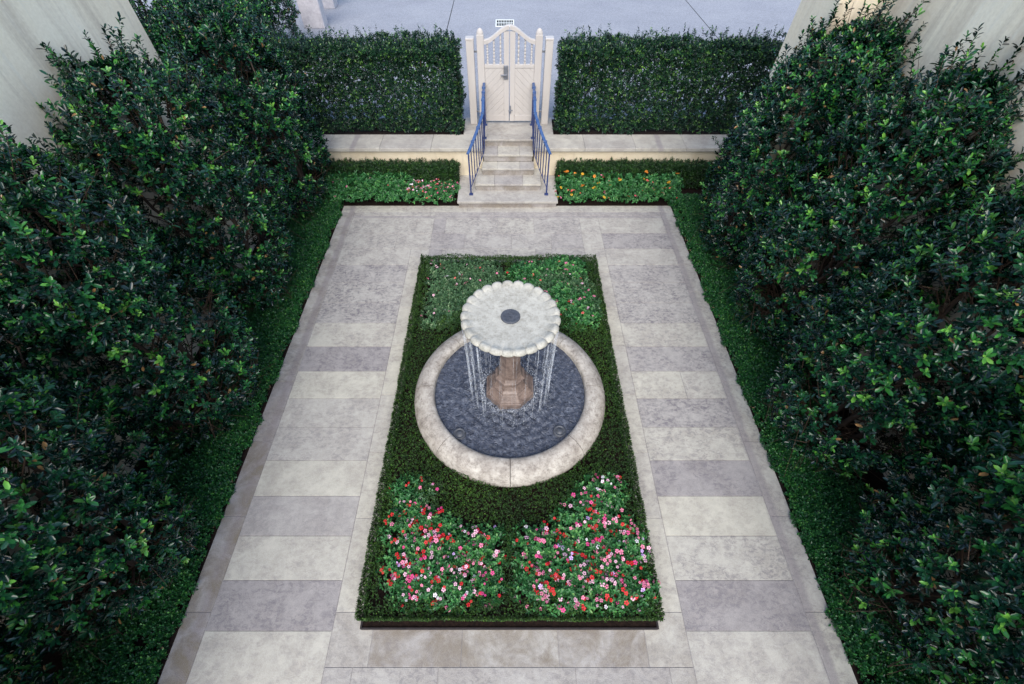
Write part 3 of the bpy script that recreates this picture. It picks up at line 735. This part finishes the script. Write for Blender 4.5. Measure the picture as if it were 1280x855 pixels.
D = unit(Nn * np.where(ny[:, None] > 0, .15, 1) + np.array([[0, 0, .6]]) + r.normal(0, .4, P.shape))
parts.append(shoots(P, D, 6, .022, .021, .012, r, small=True, tipbright=.3))
V, F, Tn, q = merge(parts)
t = thing('boxwood_hedge', 'low clipped boxwood hedge framing the flower bed around the fountain', 'hedge', (.03, .7, .07))
np_obj('foliage', V, F, 'box', t, Tn, q)
# ================================================================= FLOWERS
def flower_mesh(name, m, R, petals=5):
    b = bmesh.new()
    for k in range(petals):
        a = 2 * PI * k / petals; w_ = PI / petals * .98
        p = [(0.12, 0, 0), (.62, -w_ * .85, .10), (.95, -w_ * .62, .06), (1.0, 0, .0), (.95, w_ * .62, .06), (.62, w_ * .85, .10)]
        b.faces.new([b.verts.new((R * q * math.cos(a + s), R * q * math.sin(a + s), R * z + .002 * (k % 2))) for q, s, z in p])
    me = bpy.data.meshes.new(name); b.to_mesh(me); b.free(); me.materials.append(m); return me
FM = {k: flower_mesh('blossom_' + k, v, .0195 if k not in ('yellow', 'orange') else .034, 5 if k not in ('yellow', 'orange') else 9) for k, v in PET.items()}
def plant_mesh(name, m, R, H, L, W, nsh, seed, k=6):
    r = np.random.default_rng(seed); u = r.uniform(0, 2 * PI, nsh); q = np.sqrt(r.random(nsh)) * R
    z = H * np.sqrt(np.clip(1 - (q / R) ** 2 * .75, .1, 1)) * (1 - np.minimum(r.exponential(.13, nsh), .6)) + .02 * np.sin(u * 3)
    P = np.stack([q * np.cos(u), q * np.sin(u), z], 1)
    D = unit(np.stack([np.cos(u) * q / R * .8, np.sin(u) * q / R * .8, np.ones(nsh)], 1) + r.normal(0, .28, P.shape))
    V, F, T, q4 = shoots(P, D, k, .03, L, W, r, tipbright=.35, spread=(1.45, .8))
    me = bpy.data.meshes.new(name); nf = len(F); me.vertices.add(len(V)); me.vertices.foreach_set('co', V.astype(np.float32).ravel())
    me.loops.add(nf * 4); me.loops.foreach_set('vertex_index', F.astype(np.int32).ravel()); me.polygons.add(nf); me.polygons.foreach_set('loop_start', np.arange(0, nf * 4, 4, dtype=np.int32)); me.update(calc_edges=True)
    a = me.attributes.new('tint', 'FLOAT', 'POINT'); a.data.foreach_set('value', T.astype(np.float32)); me.materials.append(M[m]); return me
IMP = [plant_mesh('impatiens_foliage', 'imp', .24, .30, .052, .027, 120, 50 + i) for i in range(4)]
PALE = [plant_mesh('pale_impatiens_foliage', 'imp_pale', .22, .27, .042, .022, 130, 60 + i) for i in range(3)]
TALL = [plant_mesh('zinnia_foliage', 'imp', .24, .42, .085, .032, 75, 70 + i, 7) for i in range(3)]
def stem_mesh(n, R, H):
    b = bmesh.new(); q = random.Random(n)
    for i in range(n): a = q.uniform(0, 6.28); e = q.uniform(.2, .9) * R; tube(b, [(0, 0, -.02), (e * .4 * math.cos(a), e * .4 * math.sin(a), H * .5), (e * math.cos(a), e * math.sin(a), H * .85)], [.006, .005, .003], 5, False)
    me = bpy.data.meshes.new('stems'); b.to_mesh(me); b.free(); me.materials.append(M['cover']); 
    me.attributes.new('tint', 'FLOAT', 'POINT'); return me
ST = stem_mesh(9, .22, .3)
COLW = {'red': 'red', 'magenta': 'magenta', 'pink': 'pink', 'pale': 'pale pink', 'white': 'white', 'lilac': 'lilac', 'coral': 'coral', 'yellow': 'yellow', 'orange': 'orange'}
ORD = ['first', 'second', 'third', 'fourth', 'fifth', 'sixth', 'seventh', 'eighth', 'ninth', 'tenth', 'eleventh', 'twelfth']
def plant(name, x, y, z, fol, R, H, nfl, cols, wts, label, group, cat='flower', sc_=1.0, far=False):
    t = thing(name, label, cat, (x, y, z), group); t.rotation_euler.z = rr.uniform(0, 6.28); t.scale = (sc_,) * 3
    link(bpy.data.objects.new('foliage', fol), t); link(bpy.data.objects.new('stems', ST), t)
    cnt = {}
    for i in range(nfl):
        a = rr.uniform(0, 6.28); q = math.sqrt(rr.random()) * R * .98; z_ = H * math.sqrt(max(.1, 1 - (q / R) ** 2 * .75)) + rr.uniform(.02, .055)
        c_ = rr.choices(cols, wts)[0]
        for j in range(rr.choice([1, 1, 1, 2])):
            f = link(bpy.data.objects.new('blossom', FM[c_]), t)
            f.location = (q * math.cos(a) + j * .035, q * math.sin(a) + j * .02, z_ + j * .006)
            s = rr.uniform(.7, 1.3); f.scale = (s, s, s)
            f.rotation_euler = (rr.gauss(-.05, .35), rr.gauss(0, .35), rr.uniform(0, 6.28)); cnt[c_] = cnt.get(c_, 0) + 1
    best = sorted(cnt, key=lambda q: -cnt[q])
    look = 'unflowered' if not best else COLW[best[0]] if len(best) == 1 else 'mostly ' + COLW[best[0]] if cnt[best[0]] > cnt[best[1]] else COLW[best[0]] + ' and ' + COLW[best[1]]
    t['label'] = label.replace('@', look)
    return t
quarters = [('front left', -1, 0), ('front right', 1, 0), ('back left', -1, 1), ('back right', 1, 1)]
for nm, sx, back in quarters:
    pts = []
    for gy in range(26):
        for gx in range(14):
            x = -1.42 + gx * .242 + (gy % 2) * .121 + rr.uniform(-.03, .03); y = .95 + gy * .218 + rr.uniform(-.025, .025)
            if (x > .05) != (sx > 0) or (y > FY) != bool(back): continue
            if not (-1.36 < x < 1.49 and y < 6.5) or abs(x - .05) < .215 or math.hypot(x - FX, y - FY) < (2.02 if abs(x) < .95 else 1.84): continue
            pts.append((x, y))
    pts.sort(key=lambda p: round(abs(p[1] - FY) / .5)); rowi = {}
    for x, y in sorted(pts, key=lambda p: abs(p[0])):
        rk = round(abs(y - FY) / .42); rowi[rk] = rowi.get(rk, 0) + 1; nrow = ['', 'row touching the fountain hedge', '', ''][0]
    allr = sorted({round(abs(p[1] - FY) / .42) for p in pts}, reverse=True); seen = {}
    lab = {}
    for p in sorted(pts, key=lambda p: abs(p[0] - .05)):
        rk = allr.index(round(abs(p[1] - FY) / .42)); seen[rk] = seen.get(rk, 0) + 1
        lab[p] = '@ impatiens, %s from the middle hedge, %s row, %s quarter' % (ORD[min(11, seen[rk] - 1)], ORD[rk] if rk else 'outermost', nm)
    for x, y in pts:
        if not back:
            far = min(1, max(0, (y - 1.7) / .7)); nf = rr.randint(15, 22) if y < 1.9 else rr.randint(11, 16)
            if sx < 0 and y > 2.0: nf = rr.randint(1, 5)
            plant('impatiens_plant', x, y, .07, rr.choice(IMP if not (sx < 0 and y > 2.0) else PALE + IMP[:1]), .23, .30, nf, ['red', 'magenta', 'pink', 'pale', 'white', 'lilac'], [.34, .10, .26, .22, .05, .03],
                  lab[(x, y)], 'impatiens in the %s quarter' % nm, sc_=rr.uniform(.95, 1.2) + (.06 if sx > 0 else 0))
        elif sx < 0:
            plant('impatiens_plant', x, y, .07, rr.choice(PALE), .21, .27, rr.randint(0, 3), ['pink', 'pale', 'coral', 'white'], [.4, .4, .1, .1],
                  lab[(x, y)], 'impatiens in the back left quarter', sc_=rr.uniform(.95, 1.15))
        else:
            plant('impatiens_plant', x, y, .07, rr.choice(IMP[:2] + PALE[:2]), .22, .29, rr.randint(1, 4), ['pink', 'coral', 'pale', 'red'], [.4, .15, .2, .25],
                  lab[(x, y)], 'impatiens in the back right quarter', sc_=rr.uniform(1.0, 1.25))
# beds below the retaining wall
for side, xs in (('left', (-4.1, -1.28)), ('right', (1.32, 4.1))):
    t = thing('yew_hedge', 'dark upright clipped hedge against the retaining wall on the %s of the steps' % side, 'hedge', (sum(xs) / 2, 9.55, 0))
    x0, x1 = (-5.1, -1.16) if side == 'left' else (1.2, 5.1)
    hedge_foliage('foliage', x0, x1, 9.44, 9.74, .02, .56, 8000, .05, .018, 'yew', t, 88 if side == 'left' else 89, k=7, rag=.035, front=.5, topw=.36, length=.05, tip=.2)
RW = ['back', 'front']
for row, y in enumerate((9.27, 8.99)):
    x = -4.05
    while x < -1.25:
        xx = x + rr.uniform(-.04, .04)
        if xx > -2.35:
            plant('impatiens_plant', xx, y, 0, rr.choice(IMP), .23, .30, rr.randint(16, 22), ['pale', 'pink', 'white', 'coral', 'magenta'], [.32, .25, .15, .2, .08], '@ impatiens, %s from the steps, %s row, left bed' % (ORD[int((-1.25 - x) / .27)], RW[row]), 'pink impatiens left of the steps')
        else:
            plant('bedding_plant', xx, y, 0, rr.choice(TALL if row == 0 else IMP), .23, .40 if row == 0 else .3, rr.randint(0, 1) if row == 0 else rr.randint(1, 3), ['pink', 'coral', 'pale'], [.5, .3, .2], '@ leafy plant, %s from the steps, %s row, left bed' % (ORD[int((-1.25 - x) / .27)], RW[row]), 'green bedding plants left of the steps', sc_=1.12)
        x += .27
    x = 1.36
    while x < 4.05:
        xx = x + rr.uniform(-.04, .04)
        if row == 0:
            plant('zinnia_plant', xx, y, 0, rr.choice(TALL), .25, .46, rr.randint(3, 5) if xx < 2.7 else rr.randint(1, 3), ['yellow', 'orange', 'pink', 'coral'], [.4, .2, .2, .2], 'tall @ zinnia, %s from the steps in the right bed' % ORD[int((x - 1.3) / .27)], 'zinnias right of the steps', sc_=1.12)
        else:
            plant('impatiens_plant', xx, y, 0, rr.choice(IMP), .23, .30, rr.randint(9, 12) if xx < 1.8 else rr.randint(2, 5), ['red', 'coral', 'yellow', 'pink', 'lilac', 'magenta'] if xx < 2.2 else ['red', 'coral', 'pink', 'white', 'lilac', 'orange'], [.25, .2, .22, .15, .08, .1], 'low @ impatiens, %s from the steps, right bed front' % ORD[int((x - 1.3) / .27)], 'low impatiens right of the steps')
        x += .27

# ================================================================= GROUND COVER
for sx, side in ((-1, 'left'), (1, 'right')):
    r = np.random.default_rng(90 + sx); n = 26000
    Y = r.uniform(-1.0, 9.0, n); off = np.abs(r.beta(1.0, 1.25, n)) * 1.05; X = sx * (3.80 + off - .025 + .03 * np.sin(Y * 6 + sx) + .02 * np.sin(Y * 17))
    Z = .09 + .05 * lump(np.stack([X, Y, X * 0], 1), 77 + sx, 3) - np.minimum(r.exponential(.02, n), .1) + .05 * np.clip(off, 0, .3) / .3
    Z -= .06 * np.exp(-off / .05); P = np.stack([X, Y, np.maximum(Z, .01)], 1)
    keep = (lump(P, 44 + sx, 5) > -.66) | (r.random(n) < .2); P = P[keep]
    D = unit(np.array([[-sx * .15, 0, 1.]]) + r.normal(0, .5, P.shape))
    V, F, Tn, q = shoots(P, D, 6, .035, .042, .024, r, small=True, tipbright=.45, base_tint=np.clip(r.beta(1.2, 1.8, len(P)) * .8 + .12 * lump(P, 55, 4), 0, .9))
    o = np_obj('ground_cover', V, F, 'cover', None, Tn, q)
    tag(o, 'small-leaved green ground cover strip along the %s edge of the patio' % side, 'ground cover', kind='stuff')
r = random.Random(8); b = bmesh.new()
for k in range(260):   # fallen leaves at the strip edges
    s_ = r.choice([-1, 1]); x = s_ * (3.80 + r.random() ** 2 * .25); y = r.uniform(0, 8.7); a = r.uniform(0, 6.3); L = r.uniform(.015, .035); z = .015 + r.random() * .05
    dx, dy = math.cos(a) * L, math.sin(a) * L
    b.faces.new([b.verts.new(p) for p in ((x - dx, y - dy, z), (x + dy * .4, y - dx * .4, z + .004), (x + dx, y + dy, z + .003), (x - dy * .4, y + dx * .4, z + .005))])
tag(obj('leaf_litter', b, simple('dry_leaf', (.16, .07, .04), (.32, .2, .12), 9, .8, .2, 0)), 'scattered dry brown leaves along the ground cover edges', 'dry leaves', kind='stuff')

# ================================================================= BACK HEDGES
for side, x0, x1, sd_ in (('left', -5.9, -1.12, 101), ('right', 1.20, 6.9, 102)):
    t = thing('privet_hedge', 'tall dark evergreen hedge behind the retaining wall %s of the gate' % side, 'hedge', ((x0 + x1) / 2, 10.8, .84))
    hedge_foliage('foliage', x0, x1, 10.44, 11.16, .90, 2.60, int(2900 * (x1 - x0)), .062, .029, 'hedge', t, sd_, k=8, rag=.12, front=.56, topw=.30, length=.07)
    b = bmesh.new(); k = x0 + .2
    while k < x1:
        for q in range(3): tube(b, [(k, 10.8, .83), (k + rr.gauss(0, .08), 10.8 + rr.gauss(0, .08), 1.6), (k + rr.gauss(0, .15), 10.75 + rr.gauss(0, .15), 2.45)], [.022, .014, .006], 6, False)
        for q in range(12): z = rr.uniform(1, 2.3); x_ = k + rr.gauss(0, .12); tube(b, [(x_, 10.8, z), (x_ + rr.gauss(0, .15), 10.45 + rr.uniform(-.02, .1), z + rr.uniform(.1, .35))], [.006, .003], 4, False)
        k += .42
    tag(obj('stems', b, 'twig', t), kind='stuff')
# shrub mass beyond, top left
def far_shrub(x0, x1, y0, y1, z1, seed, label):
    t = thing('evergreen_shrub', label, 'shrub', ((x0 + x1) / 2, (y0 + y1) / 2, .82), 'shrubs beside the driveway')
    hedge_foliage('foliage', x0, x1, y0, y1, .85, z1, 14000, .085, .04, 'tree', t, seed, k=7, rag=.28, front=.30, topw=.42, length=.08)
    b = bmesh.new()
    for q in range(14): x_, y_ = rr.uniform(x0 + .4, x1 - .4), rr.uniform(y0 + .4, y1 - .4); tube(b, [(x_, y_, .82), (x_ + rr.gauss(0, .2), y_ + rr.gauss(0, .2), z1 - .25)], [.05, .02], 6, False)
    tag(obj('stems', b, 'bark', t), kind='stuff')
far_shrub(-9.4, -6.75, 12.6, 16.7, 2.3, 120, 'broad dark shrub beside the white pillars at the edge of the driveway')
far_shrub(-12.6, -9.6, 11.6, 17.5, 3.2, 121, 'taller dark shrub behind the corner of the left building')

# ================================================================= TREES
make_tree(-4.55, 8.5, 0, 3.85, .78, 1.1, 201, 'evergreen tree at the far left corner beyond the end of the building wall', n=4300, wall=5.6)
make_tree(-4.55, 5.80, 0, 4.0, .92, 1.08, 202, 'evergreen tree with long leaders rising against the left wall, second from the far end', lean=.28)
make_tree(-4.50, 3.50, 0, 3.85, .95, 1.05, 203, 'evergreen tree on the left, level with the fountain', n=4100)
make_tree(-4.50, 1.25, 0, 3.8, .98, 1.08, 204, 'evergreen tree on the left, beside the front flower quarters')
make_tree(-4.50, -.85, 0, 3.7, .98, 1.25, 305, 'evergreen tree cut by the bottom left corner of the picture', lean=.0, n=3600)
make_tree(4.50, 7.00, 0, 3.95, .88, 1.1, 211, 'evergreen tree at the far right corner in front of the projecting pier', lean=.46, n=5200)
make_tree(4.60, 5.05, 0, 3.95, .95, 1.08, 212, 'evergreen tree with long leaders rising against the right wall, second from the far end', lean=.40)
make_tree(4.55, 2.95, 0, 3.9, .96, 1.05, 213, 'evergreen tree on the right, level with the fountain', n=4100)
make_tree(4.55, .80, 0, 3.75, .98, 1.08, 214, 'evergreen tree on the right, beside the front flower quarters')
make_tree(4.55, -1.3, 0, 3.7, .95, 1.20, 215, 'evergreen tree cut by the bottom right corner of the picture', n=2800)
